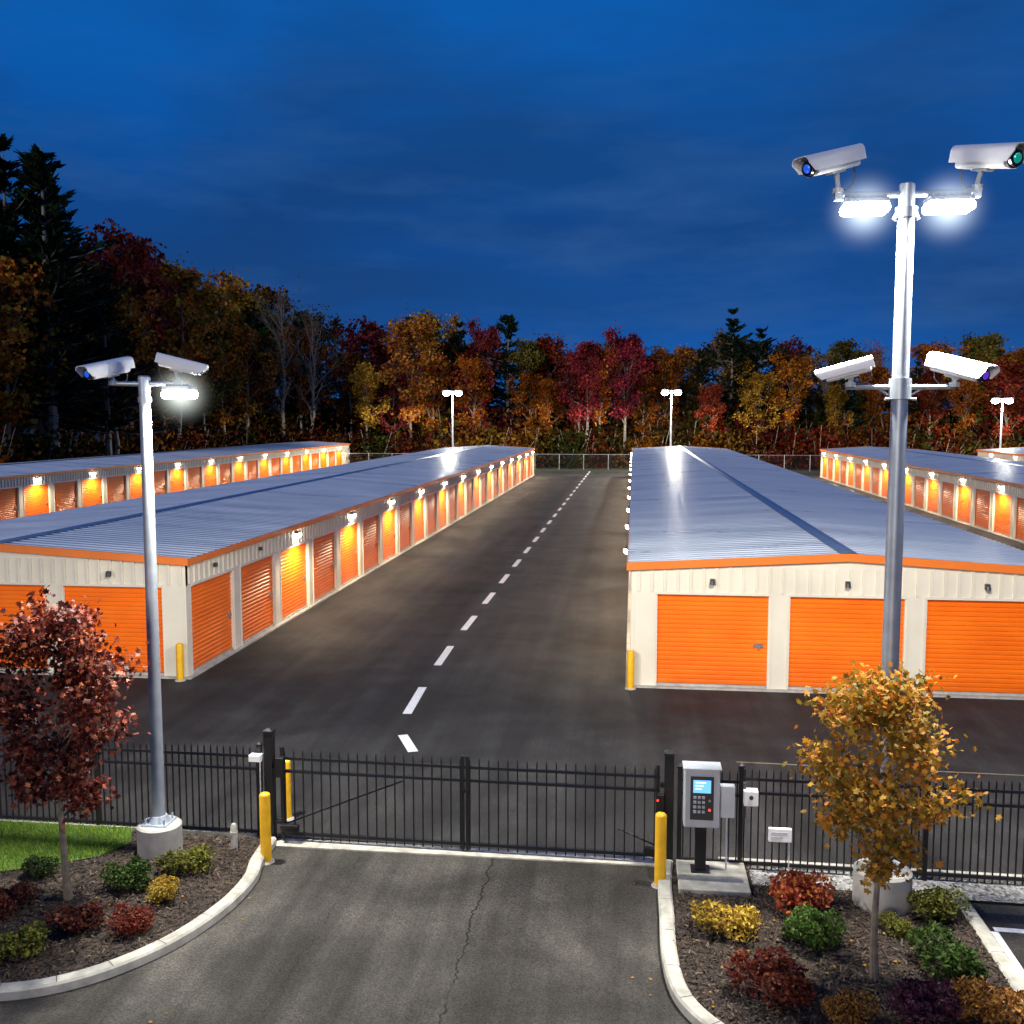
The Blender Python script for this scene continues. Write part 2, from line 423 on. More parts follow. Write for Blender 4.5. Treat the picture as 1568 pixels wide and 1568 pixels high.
    T.box(x0-oh-.022,x0-.045,y0-oh,y1+oh,ze-.15,ze+.005); T.box(x1+.045,x1+oh+.022,y0-oh,y1+oh,ze-.15,ze+.005)
    for a in (1.9,5.0,8.1):
        FX.box(x0+a-.05,x0+a+.05,y0-.15,y0-.045,2.56,2.68); FX.tube([(x0+a,y0-.13,2.55),(x0+a,y0-.13,2.64)],[.07,.05],10)
    for side in side_lights:
        i=0
        for (a,w) in sd:
            yc=y0+a+w/2; lit=i>=first and (i-first)%2==0
            s=-1 if side=="L" else 1; xw=x0 if side=="L" else x1
            if lit:
                xa,xb=sorted((xw+s*.045,xw+s*.17))
                FX.box(xa,xb,yc-.13,yc+.13,2.70,2.80)
                LM.tube([(xw+s*.12,yc,2.57),(xw+s*.12,yc,2.62),(xw+s*.12,yc,2.699)],[.06,.11,.12],14)
                o=lamp("wall_light","SPOT",(xw+s*.62-x0,yc-y0,2.52),lp,(1,.83,.56),E,.07,spot_size=rad(168),spot_blend=.6)
                o.rotation_euler=(0,-s*rad(6),0)
            elif i<first:
                xa,xb=sorted((xw+s*.045,xw+s*.13)); FX.box(xa,xb,yc-.05,yc+.05,2.58,2.68)
            i+=1
    W.obj("walls",M_cream,E,org); DR.obj("roll_up_doors",M_door,E,org)
    T.obj("trim",M_trim,E,org); RF.obj("roof",[M_roof,M_ridge],E,org); SL.obj("foundation",M_conc,E,org)
    FX.obj("light_fixtures",M_dgrey,E,org)
    if LM.v: LM.obj("light_lenses",M_wall_lamp,E,org)
    LT.obj("door_latches",M_chrome,E,org)
    return E
storage(-21.0,-10.95,23.55,111.8,"R")
storage(0.0,10.05,24.1,112.0,"L",first=1)
storage(20.1,30.1,27.0,112.0,"L",first=1)
storage(-46.5,-36.6,34.0,128.0,"R",first=1)
storage(36.2,46.2,80.0,112.0,"L",first=0)

# ------------------------------------------------------------------ fences and gate
def fdir(p0,p1):
    d=Vector((p1[0]-p0[0],p1[1]-p0[1],0)); return d.length,math.atan2(d.y,d.x)
def picket_panel(MBx,length,h,sp,zb=.12):
    MBx.box(0,length,-.02,.02,h-.16,h-.12); MBx.box(0,length,-.02,.02,h-.36,h-.32); MBx.box(0,length,-.02,.02,zb,zb+.045)
    n=int(length/sp)
    for i in range(n+1):
        x=(i+.5)*length/(n+1); w=.0095
        MBx.box(x-w,x+w,-w,w,zb-.06,h-.03)
        MBx.add([(x-w,-w,h-.03),(x+w,-w,h-.03),(x+w,w,h-.03),(x-w,w,h-.03),(x,0,h+.02)],[(0,1,4),(1,2,4),(2,3,4),(3,0,4)])
def post(MBx,x,h,w=.05,y=0):
    MBx.box(x-w,x+w,y-w,y+w,0,h); MBx.box(x-w-.012,x+w+.012,y-w-.012,y+w+.012,h,h+.025)
    MBx.add([(x-w,y-w,h+.025),(x+w,y-w,h+.025),(x+w,y+w,h+.025),(x-w,y+w,h+.025),(x,y,h+.06)],[(0,1,4),(1,2,4),(2,3,4),(3,0,4)])
def fence(p0,p1,h=1.5,sp=.115,pitch=2.45):
    ln,a=fdir(p0,p1); E=empty("metal_fence",(p0[0],p0[1],0),a)
    k=MB(); picket_panel(k,ln,h,sp); k.obj("pickets",M_black,E)
    k=MB(); n=max(1,round(ln/pitch))
    for i in range(n+1): post(k,i*ln/n,h+.03,.032)
    k.obj("posts",M_black,E); return E
fence((-16.3,14.62),(-5.62,14.46),1.47,.105)
fence((.72,14.24),(1.58,14.22),1.47,.115,.9)
fence((1.58,14.22),(14.2,13.95),1.52,.10,2.4)
E=empty("gate",(-5.28,14.42,0),math.atan2(-.13,5.72)); gl=5.72
k=MB(); half=gl/2
picket_panel(k,gl,1.47,.145,.13)
for x in (.03,gl-.03): k.box(x-.025,x+.025,-.028,.028,.06,1.50)
for x in (half-.034,half+.034): k.box(x-.022,x+.022,-.028,.028,.06,1.50)
k.box(half-.07,half+.07,-.035,.035,.95,1.0)
k.obj("gate_leaves",M_black,E)
k=MB()
k.tube([(.05,.05,.28),(1.9,.05,1.05)],.012,6); k.tube([(gl-.05,.05,.28),(gl-.6,.05,.5)],.012,6)
k.obj("braces",M_black,E)
k=MB(); post(k,-.17,1.74,.068); post(k,gl+.13,1.68,.068)
k.box(-.10,-.0,-.03,.03,1.18,1.24);k.box(-.10,-.0,-.03,.03,.3,.36)
k.box(gl,gl+.08,-.03,.03,1.18,1.24);k.box(gl,gl+.08,-.03,.03,.3,.36)
k.box(gl-.04,gl+.06,-.18,-.06,.78,1.12); k.box(gl-.22,gl,-.12,-.04,.2,.3); k.box(.02,.3,-.12,-.04,.22,.32)
k.box(-.02,.10,-.16,-.05,1.08,1.38)
k.obj("gate_posts",M_black,E,bevel=.006)
k=MB(); k.box(-.44,-.26,-.16,-.03,1.30,1.40); k.tube([(-.3,-.06,.1),(-.3,-.06,1.3)],.012,6)
k.obj("sensor_box",M_white,E,bevel=.008)
k=MB(); k.tube([(gl-.03,-.19,1.05),(gl-.03,-.2,1.05)],.014,8); k.obj("status_light",M_red,E)

E=empty("chain_link_fence",(-60,124,0)); k=MB(); ln=135; h=1.9
for i in range(46): k.tube([(i*3,0,0),(i*3,0,h+.05)],.03,6)
k.tube([(0,0,h),(ln,0,h)],.02,6)
k.obj("posts",M_grey,E)
k=MB(); x=0
while x<ln:
    for s in (-1,1):
        w=.006; x1=x+s*h
        k.quad((x-w,0,0.05),(x+w,0,0.05),(x1+w,0,h),(x1-w,0,h))
    x+=.25
k.obj("mesh_wires",M_dgrey,E)

def bollard(x,y,h=1.06,r=.08):
    E=empty("bollard",(x,y,0)); k=MB()
    pts=[(0,0,0),(0,0,h-.05)];rs=[r,r]
    for a in (20,45,70,88): pts.append((0,0,h-.05+.05*math.sin(rad(a)))); rs.append(r*math.cos(rad(a))+.001)
    k.tube(pts,rs,24); k.obj("pipe",M_yellow,E,smooth=True)
    k=MB(); k.tube([(0,0,0),(0,0,.03)],[r+.05,r+.03],20); k.obj("base_collar",M_conc,E)
bollard(-5.27,13.72); bollard(.44,13.64); bollard(-5.5,15.3,1.0,.065)
bollard(-11.05,23.32,.95,.09); bollard(0.0,23.88,.95,.09)

# ------------------------------------------------------------------ security camera heads
def seccam(parent,loc,az,pitch,lens,arm_z,S=1.0,mount=None):
    E=empty("security_camera",loc); E.parent=parent
    Rm=Matrix.Rotation(az,4,'Z')@Matrix.Rotation(-pitch,4,'X')@Matrix.Scale(S,4)
    k=MB();k.M=Rm
    k.box(-.10,.10,-.37,.34,-.105,.085); k.obj("housing",M_white,E,bevel=.035)
    k=MB();k.M=Rm
    prof=[(-.130,-.05)]
    for a in range(180,89,-15): prof.append((-.060+.07*math.cos(rad(a)),.06+.07*math.sin(rad(a))))
    prof+= [(-x,z) for x,z in reversed(prof)]
    n=len(prof); inn=[(x*.93,z-.01 if z>0 else z) for x,z in prof]
    y0,y1=-.42,.47
    vs=[(x,y0,z) for x,z in prof]+[(x,y1-(.08 if z<0 else 0),z) for x,z in prof]+[(x,y0,z) for x,z in inn]+[(x,y1-(.08 if z<0 else 0),z) for x,z in inn]
    fs=[]
    for i in range(n-1):
        fs+= [(i,i+1,n+i+1,n+i),(2*n+i+1,2*n+i,3*n+i,3*n+i+1),(n+i,n+i+1,3*n+i+1,3*n+i),(i+1,i,2*n+i,2*n+i+1)]
    fs+=[(0,n,3*n,2*n)]
    k.add(vs,fs); k.obj("sun_shield",M_white,E,smooth=True)
    k=MB();k.M=Rm
    k.tube([(0,.33,-.01),(0,.352,-.01)],[.098,.098],24); k.obj("front_bezel",M_dgrey,E)
    k=MB();k.M=Rm
    k.tube([(0,.35,-.01),(0,.39,-.01),(0,.391,-.01)],[.085,.080,.06],24,0)
    k.obj("lens_window",M_glass,E,smooth=True)
    k=MB();k.M=Rm
    k.tube([(0,.393,-.01),(0,.405,-.01),(0,.408,-.01)],[.050,.038,.004],20,0)
    k.obj("lens",lens,E,smooth=True)
    k=MB()
    mx,my=(mount or (0,0)); dz=arm_z-loc[2]
    q=Rm@Vector((0,-.05,-.105))
    k.tube([tuple(q),(q.x*.6+mx*.4,q.y*.6+my*.4,q.z-.045),(mx,my,dz+.06),(mx,my,dz)],[.035,.032,.03,.045],12)
    k.tube([(mx,my,dz-.03),(mx,my,dz+.03)],[.065,.065],16)
    k.M=Rm; k.box(-.05,.05,-.16,.06,-.13,-.10); k.M=None
    k.obj("bracket",M_keypadgrey,E,smooth=True)
    k=MB(); c0=Rm@Vector((0,-.33,-.07)); pts=[]
    for i in range(9):
        t=i/8; P=(1-t)**3*c0+3*(1-t)**2*t*(c0+Rm.to_3x3()@Vector((0,-.10,-.10))+Vector((0,0,-.10)))+3*(1-t)*t*t*Vector((mx+c0.x*.5,my+c0.y*.5,dz-.02))+t**3*Vector((mx,my,dz+.02))
        pts.append(tuple(P))
    k.tube(pts,.010,6); k.obj("cable",M_dgrey,E,smooth=True)

def glow_ball(parent,loc,r,s,col=(.75,.88,1)):  # emission-only ball added around a lamp head to imitate its glare
    m=bpy.data.materials.new("lamp_glow"); m.use_nodes=True; nt=m.node_tree; nt.nodes.clear()
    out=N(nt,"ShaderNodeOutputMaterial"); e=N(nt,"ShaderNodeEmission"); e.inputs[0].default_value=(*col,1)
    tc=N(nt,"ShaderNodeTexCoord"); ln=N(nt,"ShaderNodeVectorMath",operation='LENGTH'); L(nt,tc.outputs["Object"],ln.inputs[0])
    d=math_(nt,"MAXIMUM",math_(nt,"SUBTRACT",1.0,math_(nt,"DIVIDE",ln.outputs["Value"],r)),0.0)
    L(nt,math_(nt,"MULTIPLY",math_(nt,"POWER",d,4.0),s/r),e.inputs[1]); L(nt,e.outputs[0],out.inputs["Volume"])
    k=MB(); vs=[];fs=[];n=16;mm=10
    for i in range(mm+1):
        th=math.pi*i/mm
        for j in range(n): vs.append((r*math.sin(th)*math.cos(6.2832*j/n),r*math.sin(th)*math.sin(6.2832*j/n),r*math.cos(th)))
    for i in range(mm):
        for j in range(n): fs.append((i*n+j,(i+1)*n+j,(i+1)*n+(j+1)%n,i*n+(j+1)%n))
    k.add(vs,fs); o=k.obj("lamp_glow",m,parent); o.location=loc
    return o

def led_head(parent,cx,cy,z,sx=.26,sy=.16):
    k=MB(); k.box(cx-sx,cx+sx,cy-sy,cy+sy,z,z+.06)
    for i in range(7):
        x=cx-sx+.05+i*(2*sx-.1)/6; k.box(x-.008,x+.008,cy-sy*.8,cy+sy*.8,z+.06,z+.085)
    k.obj("led_housing",M_grey,parent,bevel=.01)
    k=MB(); k.box(cx-sx-.02,cx+sx+.02,cy-sy-.02,cy+sy+.02,z-.12,z-.002); k.obj("led_panel",M_lamp,parent,bevel=.05)

def footing(E,r,h):
    k=MB(); k.tube([(0,0,0),(0,0,h-.03),(0,0,h)],[r,r,r-.03],32); k.obj("concrete_footing",M_conc,E,smooth=True)
    k=MB(); k.box(-.19,.19,-.19,.19,h,h+.025)
    for sx in(-1,1):
        for sy in(-1,1): k.tube([(sx*.14,sy*.14,h+.02),(sx*.14,sy*.14,h+.10)],.016,8)
    k.tube([(0,0,h+.02),(0,0,h+.12)],[.16,.115],20)
    k.obj("base_plate",M_grey,E)

E=empty("light_pole",(3.33,13.3,0))
footing(E,.37,.58)
k=MB(); k.tube([(0,0,.6),(0,0,3),(0,0,6),(0,0,9.0)],[.112,.108,.104,.098],28); k.obj("pole",M_grey,E,smooth=True)
k=MB(); k.tube([(0,0,8.95),(0,0,9.0),(0,0,9.08),(0,0,9.09)],[.13,.13,.13,.09],24)
k.tube([(0,0,9.08),(0,0,9.36),(0,0,9.38)],[.095,.095,.07],24)
for s in (-1,1): k.tube([(s*.05,0,9.24),(s*.82,0,9.26)],[.045,.038],12); k.box(s*.82-.05,s*.82+.05,-.05,.05,9.18,9.31); k.tube([(s*.11,0,9.0),(s*.14,0,8.93)],[.03,.03],10)
k.tube([(0,0,6.72),(0,0,6.98)],[.135,.135],24)
for s in (-1,1):
    k.tube([(s*.10,0,6.87),(s*.66,0,6.87)],[.035,.03],12); k.tube([(s*.14,-.03,6.72),(s*.19,-.05,6.72)],[.02,.02],10)
    k.tube([(s*.30,0,6.87),(s*.12,0,6.76)],[.015,.015],8)
k.obj("crossarms",M_grey,E,smooth=True)
for s in (-1,1):
    led_head(E,s*.50,0,9.13)
    lamp("lamp_light","SPOT",(s*.50,-.02,8.97),3700,(1,.96,.87),E,.12,spot_size=rad(172),spot_blend=.35)
    glow_ball(E,(s*.50,0,9.06),.66,4.5)
seccam(E,(-.93,-.05,9.64),rad(126),rad(16),M_lensb,9.30,1.10,(.10,.05))
seccam(E,(.93,-.05,9.64),rad(-155),rad(12),M_lensg,9.30,1.20,(-.10,.05))
seccam(E,(-.66,-.02,7.08),rad(75),rad(15),M_lensb,6.90,.80,(.05,0))
seccam(E,(.70,-.02,7.10),rad(-145),rad(14),M_lensp,6.90,1.0,(-.05,0))
E=empty("light_pole",(-6.9,13.72,0))
footing(E,.32,.52)
k=MB(); k.tube([(0,0,.5),(0,0,3.5),(0,0,6.9)],[.092,.086,.078],24); k.obj("pole",M_grey,E,smooth=True)
k=MB(); k.tube([(0,0,6.82),(0,0,7.06),(0,0,7.08)],[.085,.085,.06],20)
for s,l in ((-1,.50),(1,.55)): k.tube([(s*.05,0,6.96),(s*l,0,6.97)],[.035,.03],12)
k.tube([(0,0,6.70),(0,0,6.78)],[.095,.095],20)
k.obj("crossarms",M_grey,E,smooth=True)
led_head(E,.52,0,6.87,.2,.14)
lamp("lamp_light","SPOT",(.52,-.02,6.70),3800,(1,.97,.87),E,.12,spot_size=rad(172),spot_blend=.35)
glow_ball(E,(.54,0,6.82),.58,4.2,(.88,.96,.88))
seccam(E,(-.52,-.05,7.17),rad(158),rad(12),M_lensb,6.98,.92,(.05,.05))
seccam(E,(.55,-.02,7.22),rad(-75),rad(14),M_lensb,6.98,.78,(-.05,.02))

def far_lamp(x,y,h,p):
    E=empty("light_pole",(x,y,0)); k=MB()
    k.tube([(0,0,0),(0,0,h)],[.13,.08],12); k.tube([(-1.0,0,h),(1.0,0,h)],.05,8)
    k.tube([(0,0,0),(0,0,.6)],[.3,.3],16)
    for s in(-1,1): k.box(s*.72-.40,s*.72+.40,-.25,.25,h-.02,h+.10)
    k.obj("pole",M_grey,E,smooth=True)
    k=MB()
    for s in(-1,1): k.tube([(s*.72,0,h-.56),(s*.72,0,h-.50),(s*.72,0,h-.36),(s*.72,0,h-.16),(s*.72,0,h-.025)],[.14,.28,.42,.40,.24],16)
    k.obj("led_lens",M_lamp,E,smooth=True)
    lamp("lamp_light","SPOT",(0,-.4,h-.75),p,(1,.93,.78),E,.3,spot_size=rad(178),spot_blend=.1)
far_lamp(-21.2,118,9.5,15000); far_lamp(4.3,118,9.5,15000); far_lamp(40.5,118,8.5,15000)

# ------------------------------------------------------------------ access keypad
E=empty("access_keypad",(1.0,13.88,.15)); k=MB()
k.box(-.075,.075,-.05,.10,.0,.72); k.box(-.13,.13,-.10,.15,0,.02); k.obj("pedestal",M_black,E,bevel=.008)
k=MB(); k.box(-.245,.245,-.12,.13,.66,1.50); k.obj("housing",M_keypadgrey,E,bevel=.025)
k=MB(); k.box(-.265,.265,-.17,.15,1.50,1.525); k.obj("rain_hood",M_keypadgrey,E,bevel=.01)
k=MB(); k.box(-.16,.16,-.132,-.118,.78,1.40); k.obj("face_plate",M_dgrey,E,bevel=.006)
k=MB(); k.box(-.12,.12,-.138,-.130,1.17,1.35); k.obj("screen",M_screen,E)
k=MB()
for i in range(3): k.box(-.09,.05-.03*i,-.141,-.1385,1.31-.045*i,1.325-.045*i)
k.obj("screen_text",M_screent,E)
k=MB()
for i in range(4):
    for j in range(3): k.box(-.115+j*.058,-.075+j*.058,-.145,-.131,1.085-i*.068,1.125-i*.068)
k.obj("keys",M_keypadgrey,E,bevel=.004)
k=MB(); k.tube([(.105,-.13,.93),(.105,-.14,.93)],.016,10); k.obj("status_led",M_red,E)
k=MB(); k.tube([(.105,-.13,1.06),(.105,-.138,1.06)],.02,10); k.obj("card_reader",M_chrome,E)
k=MB(); k.box(.26,.46,-.02,.10,.78,1.24); k.obj("side_box",M_keypadgrey,E,bevel=.015)
k=MB(); k.tube([(.245,.02,.95),(.27,.02,.95)],.02,8);k.tube([(.36,.04,.0),(.36,.04,.8)],.014,8); k.obj("conduit",M_keypadgrey,E)
E=empty("intercom_box",(1.62,14.12,1.15)); k=MB(); k.box(-.02,.18,-.10,.05,-.1,.12); k.obj("box",M_white,E,bevel=.012)
k=MB(); k.tube([(.08,-.10,.03),(.08,-.115,.03)],.03,12); k.box(-.02,.02,-.02,.06,-.3,.2); k.obj("button",M_dgrey,E)
E=empty("fence_sign",(2.12,14.12,.62)); k=MB(); k.box(-.16,.16,-.03,.03,-.1,.1); k.obj("plate",M_white,E,bevel=.012)
k=MB(); k.box(-.12,.1,-.034,-.031,.02,.045); k.box(-.12,.04,-.034,-.031,-.04,-.02); k.tube([(.13,0,-.1),(.13,0,-.55)],.01,6); k.obj("lettering",M_keypadgrey,E)
E=empty("utility_stub",(-5.85,13.95,0)); k=MB(); k.tube([(0,0,0),(0,0,.42),(0,0,.46)],[.05,.05,.03],14); k.tube([(0,0,.30),(0,0,.34)],[.06,.06],14);k.obj("pipe",M_conc,E,smooth=True)

# ------------------------------------------------------------------ foliage
LOBES=[(0,1.0),(.16,.55),(.62,.62),(.38,.18),(.72,-.05),(.28,-.22),(0,-.5)]
LOBES=LOBES+[(-x,y) for x,y in reversed(LOBES[1:-1])]
def leaf(k,p,size,rng,kind,up=.5,mi=0):
    n=Vector((rng.gauss(0,1),rng.gauss(0,1),rng.gauss(0,1)+up)).normalized()
    u=n.orthogonal().normalized(); w=n.cross(u); a=rng.uniform(0,6.28)
    U=u*math.cos(a)+w*math.sin(a); V=n.cross(U)
    s=size*rng.uniform(.65,1.3)
    if kind=="maple":
        k.add([tuple(p+U*(x*s*.5)+V*(y*s*.55)+n*(abs(x)*s*-.12)) for x,y in LOBES],[tuple(range(len(LOBES)))],mi)
    elif kind=="oval":
        k.add([tuple(p-V*s*.5),tuple(p+U*s*.26+n*s*.08),tuple(p+V*s*.5),tuple(p-U*s*.26+n*s*.08)],[(0,1,2),(0,2,3)],mi)
    else:
        j=lambda:rng.uniform(.6,1.25)
        k.add([tuple(p-V*s*.5*j()-U*s*.2),tuple(p+U*s*.5*j()-V*s*.1),tuple(p+V*s*.5*j()+U*s*.15),tuple(p-U*s*.5*j()+V*s*.1)],[(0,1,2,3)],mi)
def gen_tree(seed,H,r0,cb,cr,nprim,nleaf,lsize,kind,spread,nsec=5,nter=3,upang=(25,60),segs=6,twigs=True,power=.8,wob=.008,lim=9):
    rng=random.Random(seed); T=MB(); Lf=MB(); tips=[]
    tr=[];n=9; wx=wy=0
    for i in range(n+1):
        t=i/n; tr.append(Vector((wx,wy,H*t*.96))); wx+=rng.gauss(0,H*wob); wy+=rng.gauss(0,H*wob)
    T.tube(tr,[r0*(1-.88*(i/n))*(1.25 if i==0 else 1) for i in range(n+1)],segs+2)
    def at(t):
        f=t*n; i=min(int(f),n-1); return tr[i].lerp(tr[i+1],f-i)
    az=rng.uniform(0,6.28)
    for i in range(nprim):
        t=cb+(.97-cb)*(i+rng.random()*.7)/nprim; az+=2.4+rng.gauss(0,.35)
        q=(t-cb)/(1-cb); prof=math.sin(math.pi*min(1,max(.04,q))**power)*.85+.22
        ln=min(lim,cr*prof*rng.uniform(.65,1.15)); el=rad(rng.uniform(*upang)+q*15)
        p=at(t); d=Vector((math.cos(az)*math.cos(el),math.sin(az)*math.cos(el),math.sin(el)))
        pts=[p];
        for s in range(4):
            d=(d+Vector((rng.gauss(0,.12),rng.gauss(0,.12),.10))).normalized(); p=p+d*ln/4; pts.append(p)
        rb=r0*(1-.85*t)*.55
        T.tube(pts,[rb,rb*.8,rb*.6,rb*.4,rb*.2],segs,caps=False)
        for s in range(nsec):
            f=.3+.7*(s+rng.random())/nsec; fi=f*4; ii=min(int(fi),3); sp=pts[ii].lerp(pts[ii+1],min(1,fi-ii))
            d2=(d+Vector((rng.gauss(0,.7),rng.gauss(0,.7),rng.gauss(.1,.4)))).normalized(); l2=ln*.42*rng.uniform(.6,1.2)
            m=sp+d2*l2*.5+Vector((0,0,l2*.04)); e=sp+d2*l2+Vector((0,0,l2*.12))
            T.tube([sp,m,e],[rb*.35,rb*.22,rb*.08],4,caps=False)
            tips.append((m,.8)); tips.append((e,1))
            for q2 in range(nter):
                d3=(d2+Vector((rng.gauss(0,.8),rng.gauss(0,.8),rng.gauss(.1,.5)))).normalized(); l3=l2*.5
                s3=m.lerp(e,rng.random()); e3=s3+d3*l3
                if twigs: T.tube([s3,e3],[rb*.13,rb*.04],3,caps=False)
                tips.append((e3,1))
    tips.append((tr[-1],1))
    per=nleaf/len(tips)
    for p,wt in tips:
        c=int(per*wt*rng.choice((.3,.8,1,1.4)) +rng.random())
        for _ in range(c):
            q=p+Vector((rng.gauss(0,spread),rng.gauss(0,spread),rng.gauss(0,spread*.75)))
            leaf(Lf,q,lsize,rng,kind)
    return T,Lf
E=empty("maple_tree",(-7.42,12.15,.05))
T,Lf=gen_tree(5,3.85,.052,.32,1.04,21,8200,.108,"maple",.11,nsec=6,nter=3,upang=(8,46),wob=.004,lim=.98)
T.obj("trunk_and_limbs",M_bark,E,smooth=True); Lf.obj("leaves",M_lf_maple,E)
E=empty("young_tree",(2.82,11.45,.05))
T,Lf=gen_tree(12,3.5,.048,.36,.90,22,6400,.108,"maple",.105,nsec=6,nter=3,upang=(5,42),wob=.004,lim=.78)
T.obj("trunk_and_limbs",M_bark,E,smooth=True); Lf.obj("leaves",M_lf_gold,E)
def gen_shrub(seed,n,ls,kind):
    rng=random.Random(seed); k=MB(); lob=[]
    for i in range(11):
        a=rng.uniform(0,6.28); r=rng.uniform(.1,.70); lob.append((Vector((r*math.cos(a),r*math.sin(a),rng.uniform(.25,.66))),rng.uniform(.22,.40)))
    for i in range(n):
        c,r=rng.choice(lob); d=Vector((rng.gauss(0,1),rng.gauss(0,1),rng.gauss(.25,1))).normalized()
        p=c+d*r*(rng.uniform(.5,1.0)**.5)*rng.choice((1,1,1,1.25))
        if p.z<.02: continue
        leaf(k,p,ls,rng,kind,up=.3)
    for i in range(14):
        a=rng.uniform(0,6.28); e=Vector((.6*math.cos(a),.6*math.sin(a),rng.uniform(.4,.8)))
        k.tube([(0,0,0),tuple(e*.5+Vector((0,0,.05))),tuple(e)],[.02,.014,.005],4,mi=1)
    me=bpy.data.meshes.new("shrub_mesh"); me.from_pydata(k.v,[],k.f); me.materials.append(M_lf_shrub); me.materials.append(M_bark)
    me.polygons.foreach_set("material_index",k.m); me.update(); return me
SH=[gen_shrub(1,2600,.13,"oval"),gen_shrub(2,2000,.15,"oval"),gen_shrub(3,1700,.17,"maple"),gen_shrub(4,2400,.12,"oval"),gen_shrub(6,2000,.14,"maple")]
GREEN=(.060,.105,.016);OLIVE=(.15,.15,.02);YEL=(.36,.23,.03);RED=(.18,.026,.015);ORR=(.32,.065,.025);PURP=(.07,.014,.045);ORN=(.32,.14,.03);DRED=(.09,.018,.012)
for i,(x,y,r,c,v) in enumerate([(-6.82,12.5,.40,GREEN,0),(-6.25,13.15,.38,OLIVE,1),(-6.12,12.25,.31,YEL,3),(-8.15,12.75,.34,GREEN,3),(-6.8,11.35,.36,DRED,2),(-6.2,11.45,.32,RED,4),(-7.3,10.75,.38,OLIVE,1),(-8.0,11.75,.38,DRED,4),(-8.9,12.2,.33,DRED,0),(-8.2,10.9,.3,OLIVE,3),
   (1.22,12.35,.42,YEL,1),(2.2,13.15,.48,ORR,2),(2.3,12.2,.46,GREEN,0),(3.95,13.0,.44,OLIVE,3),(3.72,11.75,.50,GREEN,1),(1.6,10.9,.50,RED,4),(3.1,10.75,.44,PURP,2),(3.85,10.7,.45,ORN,1),(2.35,10.55,.38,ORN,3),(3.35,12.6,.25,OLIVE,1),(4.0,10.0,.3,RED,0)]):
    o=bpy.data.objects.new("shrub",SH[v]); COL.objects.link(o); o.location=(x,y,.08); o.scale=(r*R.uniform(.95,1.1),r*R.uniform(.95,1.1),r*R.uniform(.85,1.0)); o.rotation_euler=(0,0,i*1.3); o.color=(*c,1)
b=MB(); cnt=0
while cnt<150:
    side=R.random()
    if side<.45: x=-7.4+R.gauss(0,1.0); y=12.0+R.gauss(0,1.0); ok=in_l(x,y); z=.115
    elif side<.9: x=2.8+R.gauss(0,1.0); y=11.5+R.gauss(0,1.0); ok=in_r(x,y); z=.115
    else: x=R.choice((-5.12,.36))+R.gauss(0,.12); y=R.uniform(9.6,14); ok=(-5.15<x<.38); z=.02
    if not ok: continue
    leaf(b,Vector((x,y,z)),.055,R,"maple",up=6); cnt+=1
b.obj("fallen_leaves",M_lf_gold)

# ------------------------------------------------------------------ forest
def mesh_of(T,Lf,name,leafm,barkm):
    v=list(T.v); f=list(T.f); m=[0]*len(T.f); o=len(v)
    v+=Lf.v; f+=[tuple(i+o for i in q) for q in Lf.f]; m+=[1]*len(Lf.f)
    me=bpy.data.meshes.new(name); me.from_pydata(v,[],f); me.materials.append(barkm); me.materials.append(leafm)
    me.polygons.foreach_set("material_index",m); me.update(); return me
DEC=[]
for s,(cb,cr,npr) in enumerate([(.32,5.2,16),(.25,5.8,17),(.38,4.4,15),(.28,5.0,18),(.35,6.0,15)]):
    T,Lf=gen_tree(40+s,20,.30,cb,cr,npr,6500,.42,"card",.50,nsec=5,nter=2,upang=(20,60),segs=4,twigs=False)
    DEC.append(mesh_of(T,Lf,"deciduous_mesh",M_lf_tree,M_barkd))
BARE=[]
for s in range(2):
    T,Lf=gen_tree(70+s,20,.28,.28,5.0,20,500,.3,"card",.4,nsec=7,nter=5,upang=(40,70),segs=4)
    BARE.append(mesh_of(T,Lf,"bare_tree_mesh",M_lf_tree,M_barkd))
def gen_pine(seed,H,lo=.22):
    rng=random.Random(seed); T=MB(); Lf=MB()
    T.tube([(0,0,0),(.1,0,H*.5),(0,.1,H)],[.34,.2,.03],7)
    z=H*lo
    while z<H*.985:
        q=(z-H*lo)/(H*(1-lo)); ln=(5.0*(1-q)**.7+.35)*rng.uniform(.6,1.15)
        if rng.random()<.12: z+=H*.03
        for j in range(rng.choice((4,5,6))):
            az=rng.uniform(0,6.28); el=rad(rng.uniform(-8,14)+q*22); l=ln*rng.uniform(.6,1.15)
            d=Vector((math.cos(az)*math.cos(el),math.sin(az)*math.cos(el),math.sin(el)))
            p0=Vector((0,0,z)); p1=p0+d*l*.55; p2=p0+d*l+Vector((0,0,l*.10))
            T.tube([p0,p1,p2],[.06,.04,.015],3,caps=False)
            sd=Vector((-d.y,d.x,0)).normalized()
            for m in range(int(12+l*9)):
                t=rng.uniform(.22,1.05); side=rng.gauss(0,.30)*l*.5*(1.15-t*.5)
                c=p0.lerp(p2,t)+sd*side+Vector((0,0,rng.gauss(.05,.12)))
                dd=(d+sd*side*.8+Vector((rng.gauss(0,.3),rng.gauss(0,.3),rng.gauss(.15,.25)))).normalized()*rng.uniform(.28,.55)
                ww=dd.cross(Vector((rng.gauss(0,.6),rng.gauss(0,.6),1))).normalized()*rng.uniform(.10,.20)
                Lf.add([tuple(c-dd-ww*.4),tuple(c-dd*.2+ww),tuple(c+dd),tuple(c-dd*.2-ww)],[(0,1,2,3)])
        z+=H*.030*rng.uniform(.7,1.3)
    return mesh_of(T,Lf,"pine_mesh",M_lf_needle,M_barkd)
PINE=[gen_pine(3,22),gen_pine(8,22),gen_pine(15,22)]
